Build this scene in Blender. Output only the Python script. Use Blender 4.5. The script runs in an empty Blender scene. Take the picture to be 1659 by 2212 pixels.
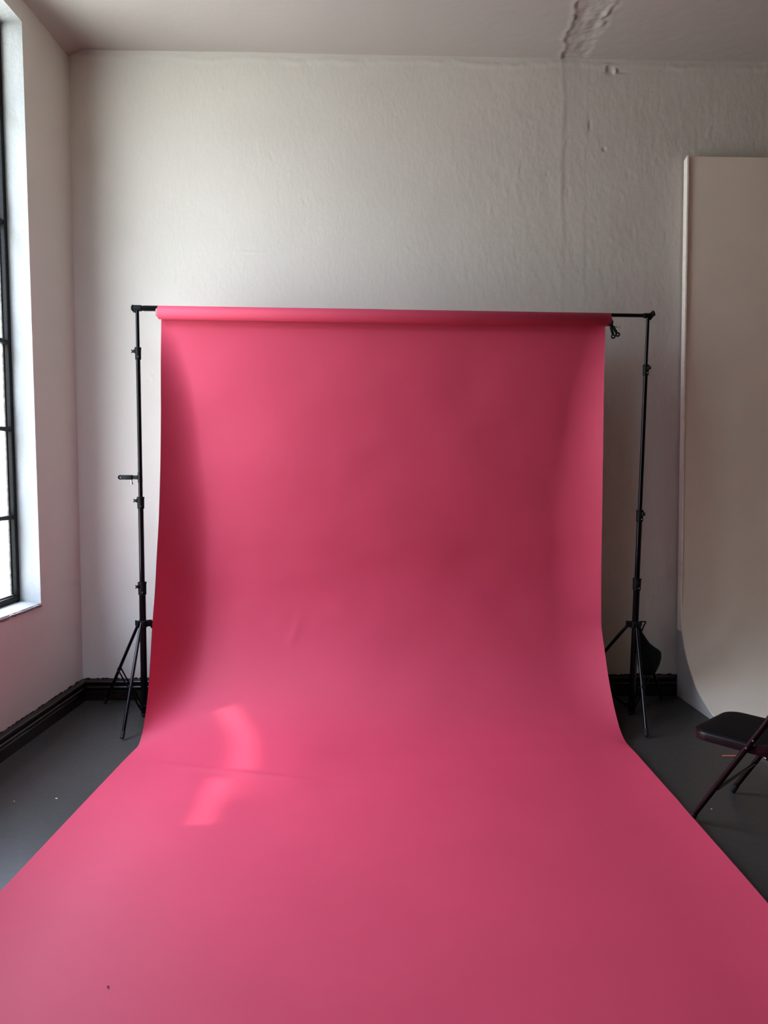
import bpy, bmesh, math, random
import numpy as np
from mathutils import Vector, Matrix

random.seed(7)
scene = bpy.context.scene
col = scene.collection

# ------------------------------------------------------------------ camera
cam_d = bpy.data.cameras.new('camera')
cam = bpy.data.objects.new('camera', cam_d)
col.objects.link(cam)
PITCH, YAW, ROLL, FPX = 0.0575, -0.0303, 0.001, 1583.8
fw = Vector((-math.sin(YAW) * math.cos(PITCH), math.cos(YAW) * math.cos(PITCH), -math.sin(PITCH)))
rt = Vector((math.cos(YAW), math.sin(YAW), 0))
up = rt.cross(fw)
r2 = rt * math.cos(ROLL) + up * math.sin(ROLL)
u2 = up * math.cos(ROLL) - rt * math.sin(ROLL)
cam.matrix_world = Matrix(((r2.x, u2.x, -fw.x, 0), (r2.y, u2.y, -fw.y, 0), (r2.z, u2.z, -fw.z, 1.55), (0, 0, 0, 1)))
cam_d.sensor_fit = 'VERTICAL'
cam_d.sensor_height = 36.0
cam_d.lens = FPX / 2212 * 36.0
cam_d.clip_start = 0.05
scene.camera = cam

# ------------------------------------------------------------------ sky, exposure
scene.view_settings.view_transform = 'Standard'
scene.view_settings.look = 'None'
scene.view_settings.gamma = 1.0
scene.view_settings.use_curve_mapping = False
scene.view_settings.exposure = 0.35
world = bpy.data.worlds.new('sky')
scene.world = world
world.use_nodes = True
bg = world.node_tree.nodes['Background']
# overcast sky, three times brighter overhead than at the horizon, above a pale paved yard
wn, wlk = world.node_tree.nodes, world.node_tree.links
w_tc = wn.new('ShaderNodeTexCoord')
w_sp = wn.new('ShaderNodeSeparateXYZ')
wlk.new(w_tc.outputs['Generated'], w_sp.inputs[0])
w_r = wn.new('ShaderNodeMapRange')
w_r.inputs['From Min'].default_value = 0.0
w_r.inputs['From Max'].default_value = 1.0
w_r.inputs['To Min'].default_value = 0.0
w_r.inputs['To Max'].default_value = 1.0
wlk.new(w_sp.outputs['Z'], w_r.inputs['Value'])
w_up = wn.new('ShaderNodeMath')
w_up.operation = 'GREATER_THAN'
w_up.inputs[1].default_value = 0.0
wlk.new(w_sp.outputs['Z'], w_up.inputs[0])
w_m = wn.new('ShaderNodeMix')
w_m.data_type = 'RGBA'
GROUND, HORIZON, ZENITH = (0.40, 0.43, 0.435), (0.32, 0.345, 0.355), (0.80, 0.96, 1.30)
w_m.inputs['A'].default_value = (*GROUND, 1)
w_sky = wn.new('ShaderNodeMix')
w_sky.data_type = 'RGBA'
w_sky.inputs['A'].default_value = (*HORIZON, 1)
w_sky.inputs['B'].default_value = (*ZENITH, 1)
wlk.new(w_r.outputs['Result'], w_sky.inputs['Factor'])
wlk.new(w_sky.outputs['Result'], w_m.inputs['B'])
wlk.new(w_up.outputs[0], w_m.inputs['Factor'])
wlk.new(w_m.outputs['Result'], bg.inputs['Color'])
bg.inputs['Strength'].default_value = 20.0
scene.cycles.max_bounces = 9
scene.cycles.diffuse_bounces = 7
scene.cycles.transparent_max_bounces = 16
scene.cycles.sample_clamp_indirect = 10.0

# ------------------------------------------------------------------ room numbers (metres)
D = 4.927            # back wall
XC = -1.879          # back-left corner
ANG = 0.0541         # the left wall is not square to the back wall
ZC = 4.243           # ceiling
XR, YB = 5.2, -4.2   # right wall, rear wall
TA = math.tan(ANG)


def LX(y):
    return XC + (y - D) * TA


N_IN = Vector((math.cos(ANG), -math.sin(ANG), 0))


def WL(y, z, depth=0.0):
    """Point on the left wall at depth y, height z, pushed 'depth' outwards."""
    return Vector((LX(y), y, z)) - N_IN * depth

SKYL_ADDED = (-1.75, -0.75, 0.85, 2.30)      # unseen roof light added to brighten the near floor: x0, x1, y0, y1


# sun glint thrown back by a window across the yard: a narrow beam through the left window
def beam(name, target, direction, dist, size_x, size_y, roll, power, spread, colour):
    ld = bpy.data.lights.new(name, 'AREA')
    ld.shape = 'RECTANGLE'
    ld.size, ld.size_y = size_x, size_y
    ld.energy = power
    ld.spread = spread
    ld.color = colour
    o = bpy.data.objects.new(name, ld)
    d = Vector(direction).normalized()
    o.location = Vector(target) - d * dist
    y_ = Vector((0, 1, 0))                       # long side of the lamp runs along the wall
    y_ = (y_ - d * y_.dot(d)).normalized()
    x_ = y_.cross(-d)
    q = Matrix((x_, y_, -d)).transposed().to_4x4()
    o.matrix_world = Matrix.Translation(o.location) @ q
    col.objects.link(o)
    return o


def portal(name, y0, y1, z0, z1, depth):
    ld = bpy.data.lights.new(name, 'AREA')
    ld.shape = 'RECTANGLE'
    ld.size, ld.size_y = abs(y1 - y0) / math.cos(ANG), z1 - z0
    ld.cycles.is_portal = True
    o = bpy.data.objects.new(name, ld)
    c = WL((y0 + y1) / 2, (z0 + z1) / 2, depth)
    q = N_IN.to_track_quat('-Z', 'Z').to_matrix().to_4x4()
    o.matrix_world = Matrix.Translation(c) @ q
    col.objects.link(o)


ZS, ZT = 0.757, 4.066
# y from, y to, sill height: a tall window by the back wall
WINS = ((3.00, 4.361, ZS),)
TH = 0.20            # depth of the window reveals
ld = bpy.data.lights.new('added_roof_portal', 'AREA')  # sky sampling portal for the added roof light
ld.shape = 'RECTANGLE'
ld.size, ld.size_y = SKYL_ADDED[1] - SKYL_ADDED[0], SKYL_ADDED[3] - SKYL_ADDED[2]
ld.cycles.is_portal = True
o = bpy.data.objects.new('added_roof_portal', ld)
o.location = ((SKYL_ADDED[0] + SKYL_ADDED[1]) / 2, (SKYL_ADDED[2] + SKYL_ADDED[3]) / 2, ZC + 0.12)
col.objects.link(o)
for wa, wb, wz in WINS:
    portal('sky_portal', wa, wb, wz, ZT, TH - 0.01)


GLINT, WARM = (0.78, 0.05, -0.62), (1.0, 0.93, 0.82)
beam('sun_glint', (-0.700, 3.34, 0.0), GLINT, 3.0, 0.070, 0.56, 0.0, 0.15, math.radians(1.6), WARM)
beam('sun_glint', (-0.615, 4.14, 0.0), GLINT, 3.0, 0.080, 0.84, 0.0, 0.22, math.radians(1.6), WARM)
beam('sun_glint', (-0.560, 3.92, 0.0), GLINT, 3.0, 0.16, 1.05, 0.0, 0.33, math.radians(4.5), WARM)


# ------------------------------------------------------------------ material helpers
def nt(name):
    m = bpy.data.materials.new(name)
    m.use_nodes = True
    return m, m.node_tree.nodes, m.node_tree.links, m.node_tree.nodes['Principled BSDF']


def tex_coord(nodes, links, kind='Object', scale=(1, 1, 1)):
    tc = nodes.new('ShaderNodeTexCoord')
    mp = nodes.new('ShaderNodeMapping')
    mp.inputs['Scale'].default_value = scale
    links.new(tc.outputs[kind], mp.inputs['Vector'])
    return mp.outputs['Vector']


def noise(nodes, links, vec, scale, detail=4, rough=0.55):
    n = nodes.new('ShaderNodeTexNoise')
    n.inputs['Scale'].default_value = scale
    n.inputs['Detail'].default_value = detail
    n.inputs['Roughness'].default_value = rough
    links.new(vec, n.inputs['Vector'])
    return n.outputs['Fac']


def ramp(nodes, links, fac, stops):
    r = nodes.new('ShaderNodeValToRGB')
    e = r.color_ramp.elements
    e[0].position, e[0].color = stops[0][0], stops[0][1]
    e[1].position, e[1].color = stops[-1][0], stops[-1][1]
    for p, c in stops[1:-1]:
        x = e.new(p)
        x.color = c
    links.new(fac, r.inputs['Fac'])
    return r.outputs['Color']


def rgba(c, k=1.0):
    return (c[0] * k, c[1] * k, c[2] * k, 1)


def simple(name, colour, rough=0.5, metal=0.0, spec=0.5, var=0.12, scale=30, bump=0.0, bscale=200, kind='Object'):
    m, n, l, b = nt(name)
    v = tex_coord(n, l, kind)
    f = noise(n, l, v, scale)
    c = ramp(n, l, f, [(0.3, rgba(colour, 1 - var)), (0.7, rgba(colour, 1 + var))])
    l.new(c, b.inputs['Base Color'])
    b.inputs['Roughness'].default_value = rough
    b.inputs['Metallic'].default_value = metal
    b.inputs['Specular IOR Level'].default_value = spec
    if bump:
        bp = n.new('ShaderNodeBump')
        bp.inputs['Strength'].default_value = bump
        bp.inputs['Distance'].default_value = 0.002
        l.new(noise(n, l, v, bscale), bp.inputs['Height'])
        l.new(bp.outputs['Normal'], b.inputs['Normal'])
    return m


def plaster(name, colour, fine=0.35, brown_line=None, kind='Object', stretch=(1, 1, 1)):
    m, n, l, b = nt(name)
    v = tex_coord(n, l, kind)
    v2 = tex_coord(n, l, kind, stretch)
    big = noise(n, l, v, 1.3, 3)
    c = ramp(n, l, big, [(0.3, rgba(colour, 0.965)), (0.7, rgba(colour, 1.02))])
    if brown_line is not None:
        # the skirting's dark paint strays a few millimetres up the wall, with a ragged edge
        tc = n.new('ShaderNodeTexCoord')
        sp = n.new('ShaderNodeSeparateXYZ')
        l.new(tc.outputs[kind], sp.inputs[0])
        rag = noise(n, l, v, 22, 6, 0.7)
        ma = n.new('ShaderNodeMath')
        ma.operation = 'MULTIPLY_ADD'
        l.new(rag, ma.inputs[0])
        ma.inputs[1].default_value = 0.045
        ma.inputs[2].default_value = brown_line - 0.022
        lt = n.new('ShaderNodeMath')
        lt.operation = 'LESS_THAN'
        l.new(sp.outputs['Z'], lt.inputs[0])
        l.new(ma.outputs[0], lt.inputs[1])
        mx = n.new('ShaderNodeMix')
        mx.data_type = 'RGBA'
        l.new(lt.outputs[0], mx.inputs['Factor'])
        l.new(c, mx.inputs['A'])
        mx.inputs['B'].default_value = (0.014, 0.007, 0.005, 1)
        c = mx.outputs['Result']
    l.new(c, b.inputs['Base Color'])
    b.inputs['Roughness'].default_value = 0.75
    b.inputs['Specular IOR Level'].default_value = 0.25
    b1 = n.new('ShaderNodeBump')
    b1.inputs['Strength'].default_value = fine
    b1.inputs['Distance'].default_value = 0.006
    l.new(noise(n, l, v2, 28, 8, 0.62), b1.inputs['Height'])
    b2 = n.new('ShaderNodeBump')
    b2.inputs['Strength'].default_value = fine * 0.7
    b2.inputs['Distance'].default_value = 0.002
    l.new(noise(n, l, v, 160, 3, 0.6), b2.inputs['Height'])
    l.new(b1.outputs['Normal'], b2.inputs['Normal'])
    l.new(b2.outputs['Normal'], b.inputs['Normal'])
    return m


M = {}
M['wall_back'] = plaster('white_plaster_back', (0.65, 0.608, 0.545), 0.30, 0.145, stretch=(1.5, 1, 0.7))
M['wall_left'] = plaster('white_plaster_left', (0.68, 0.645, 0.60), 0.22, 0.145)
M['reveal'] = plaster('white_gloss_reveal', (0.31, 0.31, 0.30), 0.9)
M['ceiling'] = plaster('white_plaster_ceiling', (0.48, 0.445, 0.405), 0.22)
M['wall_far'] = plaster('warm_plaster', (0.40, 0.29, 0.19), 0.2)
M['frame'] = simple('black_steel_window', (0.006, 0.0055, 0.005), 0.5, 0.0, 0.15, 0.5, 60, 0.5, 90)
M['putty'] = simple('grey_putty', (0.10, 0.095, 0.08), 0.7, 0, 0.3, 0.5, 40, 0.5, 60)
M['black_metal'] = simple('black_enamel', (0.0025, 0.0025, 0.003), 0.14, 0.0, 0.20, 0.2, 40)
M['black_plastic'] = simple('black_plastic', (0.004, 0.004, 0.004), 0.5, 0.0, 0.12, 0.2, 80, 0.15, 400)
M['rubber'] = simple('black_rubber', (0.010, 0.010, 0.010), 0.7, 0.0, 0.3)
M['steel'] = simple('bright_steel', (0.62, 0.60, 0.55), 0.3, 1.0, 0.5)
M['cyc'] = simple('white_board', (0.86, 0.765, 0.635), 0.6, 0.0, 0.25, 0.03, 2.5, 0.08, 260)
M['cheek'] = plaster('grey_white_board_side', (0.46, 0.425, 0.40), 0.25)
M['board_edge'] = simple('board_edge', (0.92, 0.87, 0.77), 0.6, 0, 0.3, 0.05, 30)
M['bag'] = simple('black_nylon', (0.006, 0.006, 0.006), 0.75, 0.0, 0.2, 0.3, 60, 0.4, 300)
M['seat_vinyl'] = simple('black_vinyl', (0.005, 0.0045, 0.004), 0.65, 0.0, 0.1, 0.2, 30, 0.2, 300)
M['maroon'] = simple('maroon_enamel', (0.006, 0.0014, 0.0024), 0.35, 0.0, 0.25, 0.2, 30)
M['tape'] = simple('orange_tape', (0.75, 0.20, 0.10), 0.5, 0, 0.3)
M['chip'] = simple('white_chip', (0.85, 0.85, 0.82), 0.7, 0, 0.3)
M['speck'] = simple('dark_speck', (0.12, 0.02, 0.03), 0.8, 0, 0.2)
M['outside'] = simple('pale_render', (0.80, 0.81, 0.80), 0.9, 0, 0.1)


def mat_floor():
    m, n, l, b = nt('grey_floor_paint')
    v = tex_coord(n, l)
    f = noise(n, l, v, 1.6, 5, 0.6)
    f2 = noise(n, l, v, 40, 4, 0.6)
    c = ramp(n, l, f, [(0.3, (0.036, 0.033, 0.029, 1)), (0.7, (0.044, 0.040, 0.036, 1))])
    l.new(c, b.inputs['Base Color'])
    r = ramp(n, l, f2, [(0.3, (0.34,) * 3 + (1,)), (0.7, (0.44,) * 3 + (1,))])
    l.new(r, b.inputs['Roughness'])
    b.inputs['Specular IOR Level'].default_value = 0.28
    bp = n.new('ShaderNodeBump')
    bp.inputs['Strength'].default_value = 0.10
    bp.inputs['Distance'].default_value = 0.004
    l.new(noise(n, l, v, 12, 6), bp.inputs['Height'])
    l.new(bp.outputs['Normal'], b.inputs['Normal'])
    return m


def mat_skirting():
    m, n, l, b = nt('brown_skirting_paint')
    v = tex_coord(n, l, 'Object', (2, 2, 40))
    f = noise(n, l, v, 3, 6, 0.7)
    c = ramp(n, l, f, [(0.35, (0.006, 0.003, 0.0025, 1)), (0.58, (0.014, 0.006, 0.0045, 1)), (0.78, (0.05, 0.020, 0.012, 1))])
    l.new(c, b.inputs['Base Color'])
    b.inputs['Roughness'].default_value = 0.22
    b.inputs['Specular IOR Level'].default_value = 0.5
    return m


def mat_paper():
    m, n, l, b = nt('pink_paper')
    v = tex_coord(n, l)
    f = noise(n, l, v, 2.2, 3)
    P = (0.54, 0.050, 0.098)
    c = ramp(n, l, f, [(0.3, rgba(P, 0.96)), (0.7, rgba(P, 1.03))])
    # faint scuffs where people have stood
    f2 = noise(n, l, v, 9, 6, 0.75)
    c2 = ramp(n, l, f2, [(0.66, (1, 1, 1, 1)), (0.80, (0.80, 0.76, 0.76, 1))])
    mx = n.new('ShaderNodeMix')
    mx.data_type = 'RGBA'
    mx.blend_type = 'MULTIPLY'
    mx.inputs['Factor'].default_value = 0.6
    l.new(c, mx.inputs['A'])
    l.new(c2, mx.inputs['B'])
    l.new(mx.outputs['Result'], b.inputs['Base Color'])
    b.inputs['Roughness'].default_value = 0.62
    b.inputs['Specular IOR Level'].default_value = 0.32
    bp = n.new('ShaderNodeBump')
    bp.inputs['Strength'].default_value = 0.06
    bp.inputs['Distance'].default_value = 0.001
    l.new(noise(n, l, v, 500, 3), bp.inputs['Height'])
    l.new(bp.outputs['Normal'], b.inputs['Normal'])
    return m


def mat_glass():
    m, n, l, b = nt('window_glass')
    out = n['Material Output']
    n.remove(b)
    tr = n.new('ShaderNodeBsdfTransparent')
    v = tex_coord(n, l)
    c = ramp(n, l, noise(n, l, v, 3, 5), [(0.3, (0.93, 0.96, 0.95, 1)), (0.7, (0.97, 0.99, 0.98, 1))])
    l.new(c, tr.inputs['Color'])
    gl = n.new('ShaderNodeBsdfGlossy')
    gl.inputs['Roughness'].default_value = 0.03
    lw = n.new('ShaderNodeLayerWeight')
    lw.inputs['Blend'].default_value = 0.5
    pw = n.new('ShaderNodeMath')                 # Schlick: same from both sides of a thin pane
    pw.operation = 'POWER'
    pw.inputs[1].default_value = 5.0
    l.new(lw.outputs['Facing'], pw.inputs[0])
    fr = n.new('ShaderNodeMath')
    fr.operation = 'MULTIPLY_ADD'
    fr.inputs[1].default_value = 0.93
    fr.inputs[2].default_value = 0.05
    l.new(pw.outputs[0], fr.inputs[0])
    mx = n.new('ShaderNodeMixShader')
    l.new(fr.outputs[0], mx.inputs[0])
    l.new(tr.outputs[0], mx.inputs[1])
    l.new(gl.outputs[0], mx.inputs[2])
    l.new(mx.outputs[0], out.inputs['Surface'])
    return m


M['floor'] = mat_floor()
M['skirting'] = mat_skirting()
M['paper'] = mat_paper()
M['glass'] = mat_glass()


# ------------------------------------------------------------------ mesh helpers
def link(name, me, material, parent=None, smooth=40):
    o = bpy.data.objects.new(name, me)
    col.objects.link(o)
    if material is not None:
        me.materials.append(material)
    if smooth and len(me.polygons):
        me.polygons.foreach_set('use_smooth', [True] * len(me.polygons))
        me.set_sharp_from_angle(angle=math.radians(smooth))
    if parent is not None:
        o.parent = parent
        o.matrix_parent_inverse = parent.matrix_world.inverted()
    return o


def obj(name, bm, material, parent=None, smooth=40):
    bmesh.ops.recalc_face_normals(bm, faces=bm.faces)
    me = bpy.data.meshes.new(name)
    bm.to_mesh(me)
    bm.free()
    return link(name, me, material, parent, smooth)


def pydata(name, verts, faces, material, parent=None, smooth=40):
    me = bpy.data.meshes.new(name)
    me.from_pydata([tuple(v) for v in verts], [], faces)
    me.update()
    return link(name, me, material, parent, smooth)


def thing(name, label, cat, loc=(0, 0, 0), group=None):
    o = bpy.data.objects.new(name, None)
    o.empty_display_size = 0.1
    col.objects.link(o)
    o.location = loc
    o.matrix_world = Matrix.Translation(loc)
    tag(o, label, cat, group)
    return o


def tag(o, label, cat, group=None):
    o['label'] = label
    o['category'] = cat
    if group:
        o['group'] = group
    return o


def struct(o):
    o['kind'] = 'structure'
    return o


def basis(d):
    d = Vector(d).normalized()
    a = Vector((0, 0, 1)) if abs(d.z) < 0.9 else Vector((1, 0, 0))
    x = d.cross(a).normalized()
    return x, d.cross(x).normalized(), d


def add_tube(bm, p, q, r0, r1=None, seg=16, caps=True, bevel=0.0):
    p, q = Vector(p), Vector(q)
    r1 = r0 if r1 is None else r1
    x, y, d = basis(q - p)
    rings = [(p, r0), (q, r1)]
    if bevel:
        L = (q - p).length
        b = min(bevel, L * 0.4)
        rings = [(p, r0 - b), (p + d * b, r0), (q - d * b, r1), (q, r1 - b)]
    vs = []
    for c, r in rings:
        vs.append([bm.verts.new(c + (x * math.cos(2 * math.pi * i / seg) + y * math.sin(2 * math.pi * i / seg)) * r) for i in range(seg)])
    for a, b_ in zip(vs, vs[1:]):
        for i in range(seg):
            bm.faces.new((a[i], a[(i + 1) % seg], b_[(i + 1) % seg], b_[i]))
    if caps:
        bm.faces.new(vs[0][::-1])
        bm.faces.new(vs[-1])


def add_path(bm, pts, r, seg=12, caps=True):
    """Round tube along a polyline (mitred joints)."""
    pts = [Vector(p) for p in pts]
    n = len(pts)
    tang = []
    for i in range(n):
        a = pts[max(0, i - 1)]
        b = pts[min(n - 1, i + 1)]
        tang.append((b - a).normalized())
    x, y, _ = basis(tang[0])
    rings = []
    for i in range(n):
        t = tang[i]
        x = (x - t * x.dot(t)).normalized()
        y = t.cross(x).normalized()
        rr = r[i] if isinstance(r, (list, tuple)) else r
        rings.append([bm.verts.new(pts[i] + (x * math.cos(2 * math.pi * k / seg) + y * math.sin(2 * math.pi * k / seg)) * rr) for k in range(seg)])
    for a, b in zip(rings, rings[1:]):
        for k in range(seg):
            bm.faces.new((a[k], a[(k + 1) % seg], b[(k + 1) % seg], b[k]))
    if caps:
        bm.faces.new(rings[0][::-1])
        bm.faces.new(rings[-1])


def fillet(pts, rad, seg=5):
    """Round the corners of a polyline."""
    pts = [Vector(p) for p in pts]
    out = [pts[0]]
    for a, b, c in zip(pts, pts[1:], pts[2:]):
        u, v = (a - b), (c - b)
        k = min(rad, u.length * 0.45, v.length * 0.45)
        p, q = b + u.normalized() * k, b + v.normalized() * k
        for i in range(seg + 1):
            t = i / seg
            out.append((p * (1 - t) + b * t) * (1 - t) + (b * (1 - t) + q * t) * t)
    out.append(pts[-1])
    return out


def add_box(bm, c, size, axes=None, bevel=0.0):
    """Box centred on c; axes = three unit vectors."""
    ax = axes or (Vector((1, 0, 0)), Vector((0, 1, 0)), Vector((0, 0, 1)))
    c = Vector(c)
    tmp = bmesh.new()
    vs = []
    for sx in (-.5, .5):
        for sy in (-.5, .5):
            for sz in (-.5, .5):
                vs.append(tmp.verts.new(c + ax[0] * sx * size[0] + ax[1] * sy * size[1] + ax[2] * sz * size[2]))
    for f in ((0, 1, 3, 2), (4, 6, 7, 5), (0, 4, 5, 1), (2, 3, 7, 6), (0, 2, 6, 4), (1, 5, 7, 3)):
        tmp.faces.new([vs[i] for i in f])
    bmesh.ops.recalc_face_normals(tmp, faces=tmp.faces)
    if bevel:
        bmesh.ops.bevel(tmp, geom=list(tmp.edges), offset=bevel, segments=2, affect='EDGES', profile=0.5)
    me = bpy.data.meshes.new('tmp')
    tmp.to_mesh(me)
    tmp.free()
    bm.from_mesh(me)
    bpy.data.meshes.remove(me)


def add_bar(bm, p, q, w, h, side=None, bevel=0.0):
    """Flat bar from p to q, w across, h thick."""
    p, q = Vector(p), Vector(q)
    d = (q - p).normalized()
    s = Vector(side).normalized() if side is not None else basis(d)[0]
    s = (s - d * s.dot(d)).normalized()
    add_box(bm, (p + q) / 2, ((q - p).length, w, h), (d, s, d.cross(s)), bevel)


def add_ring(bm, c, axis, R, r, seg=20, sub=8, rot=None):
    """Torus."""
    x, y, d = basis(axis)
    c = Vector(c)
    rings = []
    for i in range(seg):
        a = 2 * math.pi * i / seg
        e = x * math.cos(a) + y * math.sin(a)
        rings.append([bm.verts.new(c + e * (R + r * math.cos(2 * math.pi * k / sub)) + d * r * math.sin(2 * math.pi * k / sub)) for k in range(sub)])
    for i in range(seg):
        a, b = rings[i], rings[(i + 1) % seg]
        for k in range(sub):
            bm.faces.new((a[k], b[k], b[(k + 1) % sub], a[(k + 1) % sub]))


def grid(name, P, material, parent=None, smooth=None):
    """P: array (rows, cols, 3) -> one quad mesh."""
    R, C_, _ = P.shape
    me = bpy.data.meshes.new(name)
    me.vertices.add(R * C_)
    me.vertices.foreach_set('co', P.reshape(-1).astype(np.float32))
    i = np.arange(R * C_).reshape(R, C_)
    q = np.stack([i[:-1, :-1], i[:-1, 1:], i[1:, 1:], i[1:, :-1]], -1).reshape(-1, 4)
    me.loops.add(q.size)
    me.loops.foreach_set('vertex_index', q.reshape(-1).astype(np.int32))
    me.polygons.add(len(q))
    me.polygons.foreach_set('loop_start', np.arange(0, q.size, 4, dtype=np.int32))
    me.update(calc_edges=True)
    me.validate()
    me.polygons.foreach_set('use_smooth', np.ones(len(q), dtype=bool))
    o = bpy.data.objects.new(name, me)
    col.objects.link(o)
    me.materials.append(material)
    if parent is not None:
        o.parent = parent
        o.matrix_parent_inverse = parent.matrix_world.inverted()
    return o


def vnoise(x, y, seed=0):
    xi, yi = np.floor(x).astype(np.int64), np.floor(y).astype(np.int64)
    xf, yf = x - xi, y - yi
    xf, yf = xf * xf * (3 - 2 * xf), yf * yf * (3 - 2 * yf)

    def h(a, b):
        n = (a * 374761393 + b * 668265263 + seed * 974711) & 0x7fffffff
        n = ((n ^ (n >> 13)) * 1274126177) & 0x7fffffff
        return ((n ^ (n >> 16)) & 0xffff) / 65535.0 * 2 - 1
    return (h(xi, yi) * (1 - xf) + h(xi + 1, yi) * xf) * (1 - yf) + (h(xi, yi + 1) * (1 - xf) + h(xi + 1, yi + 1) * xf) * yf


def fbm(x, y, seed=0, octv=4, gain=0.5):
    s, a = 0, 1
    for k in range(octv):
        s = s + a * vnoise(x * 2 ** k, y * 2 ** k, seed + k * 17)
        a *= gain
    return s


def sstep(a, b, x):
    t = np.clip((x - a) / (b - a), 0, 1)
    return t * t * (3 - 2 * t)


# ------------------------------------------------------------------ floor, ceiling, walls
bm = bmesh.new()
add_box(bm, ((XR - 2.6) / 2 + 0.0, (D + YB) / 2, -0.05), (XR + 2.6 + 0.2, D - YB + 0.3, 0.10))
struct(obj('floor', bm, M['floor'], smooth=0))

# back wall: old plaster, rougher towards the right where a chase was filled
xs = np.linspace(XC - 0.02, 2.75, 560)
zs_ = np.linspace(0, ZC + 0.01, 510)
X, Z = np.meshgrid(xs, zs_)
h = 0.0025 * fbm(X * 1.6, Z * 1.6, 3, 2)
right = sstep(0.1, 1.3, X)
tro = fbm(X * 34, Z * 17, 11, 3, 0.55)
h += (0.00025 + 0.00045 * right) * tro
h += (0.0003 + 0.0004 * right) * fbm(X * 9, Z * 6, 21, 3)
edge = 1.325 + 0.012 * fbm(Z * 6, Z * 0 + 2.0, 5, 3) + 0.02 * (ZC - Z) / 1.7
fade = sstep(2.3, 3.3, Z)
h -= 0.0016 * fade * sstep(-0.006, 0.012, X - edge) * (1 - sstep(0.05, 0.30, X - edge))
h += 0.0010 * fade * np.exp(-((X - edge + 0.018) / 0.010) ** 2)
e2 = 1.475 + 0.01 * fbm(Z * 7, Z * 0 + 9.0, 6, 3)
h += 0.0009 * sstep(1.6, 2.6, Z) * np.exp(-((X - e2) / 0.016) ** 2) * (0.5 + 0.5 * fbm(Z * 9, X * 9, 8, 3))
h -= 0.0006 * sstep(1.6, 2.6, Z) * np.exp(-((X - e2 - 0.02) / 0.012) ** 2)
rnd = np.random.RandomState(5)
for k in range(170):
    px = rnd.uniform(-1.6, 2.6) if k < 60 else rnd.normal(1.5, 0.35)
    pz = rnd.uniform(0.3, 4.15) if k < 60 else rnd.uniform(2.2, 4.1)
    sx, sz = rnd.uniform(0.005, 0.012), rnd.uniform(0.008, 0.034)
    a = rnd.uniform(-0.5, 0.5)
    dx, dz = X - px, Z - pz
    u_, v_ = dx * math.cos(a) + dz * math.sin(a), -dx * math.sin(a) + dz * math.cos(a)
    h += rnd.choice([-1, 1]) * rnd.uniform(0.0006, 0.0024) * np.exp(-(u_ / sx) ** 2 - (v_ / sz) ** 2)
for (px, pz, sx, sz, amp) in ((1.506, 3.819, 0.008, 0.030, -0.006), (1.601, 3.666, 0.009, 0.012, -0.012), (1.604, 3.67, 0.02, 0.02, 0.003),
                              (-1.394, 2.149, 0.022, 0.026, 0.005), (-1.40, 2.14, 0.012, 0.010, -0.007), (-0.733, 2.974, 0.07, 0.006, 0.002),
                              (1.64, 4.176, 0.035, 0.030, -0.010), (1.665, 4.165, 0.012, 0.014, 0.016), (1.71, 4.160, 0.035, 0.006, -0.006),
                              (1.62, 4.205, 0.035, 0.008, 0.008), (1.60, 4.185, 0.008, 0.02, 0.006)):
    h += amp * np.exp(-((X - px) / sx) ** 2 - ((Z - pz) / sz) ** 2)
h += 0.004 * np.exp(-((ZC - 0.045 + 0.012 * fbm(X * 5, X * 0, 31, 3) - Z) / 0.018) ** 2) * (0.6 + 0.6 * fbm(X * 12, Z * 12, 33, 3))
P = np.stack([X, D - h, Z], -1)
wb = struct(grid('wall_back', P, M['wall_back']))
bm = bmesh.new()
add_box(bm, ((2.75 + XR) / 2 + 0.05, D + 0.06, ZC / 2), (XR - 2.75 + 0.1, 0.12, ZC))
struct(obj('wall_back', bm, M['wall_back'], smooth=0))

# ceiling: visible strip finely modelled, with the rough filled chase
xs = np.linspace(-2.15, 2.75, 490)
ys = np.linspace(3.55, D + 0.01, 170)
X, Y = np.meshgrid(xs, ys)
h = 0.003 * fbm(X * 1.3, Y * 1.3, 41, 2) + 0.0006 * fbm(X * 20, Y * 20, 43, 3) * (0.3 + sstep(0.0, 1.5, X))
eL = 1.262 + 0.04 * sstep(4.5, 4.9, Y) + 0.016 * fbm(Y * 14, Y * 0 + 3.0, 44, 4)
eR = 1.468 + 0.016 * fbm(Y * 11, Y * 0 + 7.0, 45, 4)
ins = sstep(-0.004, 0.006, X - eL) * (1 - sstep(-0.010, 0.02, X - eR))
h += ins * (-0.007 + 0.0045 * fbm(X * 22, Y * 16, 46, 4, 0.6))
h += 0.005 * np.exp(-((X - eL + 0.016) / 0.014) ** 2)
h += 0.009 * np.exp(-((X - eR + 0.025) / 0.022) ** 2) * np.clip(fbm(X * 18, Y * 9, 47, 4, 0.6), 0, 2)
# soft cove into the left wall
h += 0.05 * np.clip(1 - (X - (XC + (Y - D) * TA)) / 0.12, 0, 1) ** 2
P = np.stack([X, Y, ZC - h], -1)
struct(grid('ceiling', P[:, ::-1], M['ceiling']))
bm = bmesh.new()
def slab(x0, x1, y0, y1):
    add_box(bm, ((x0 + x1) / 2, (y0 + y1) / 2, ZC + 0.05), (x1 - x0, y1 - y0, 0.10))


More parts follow.
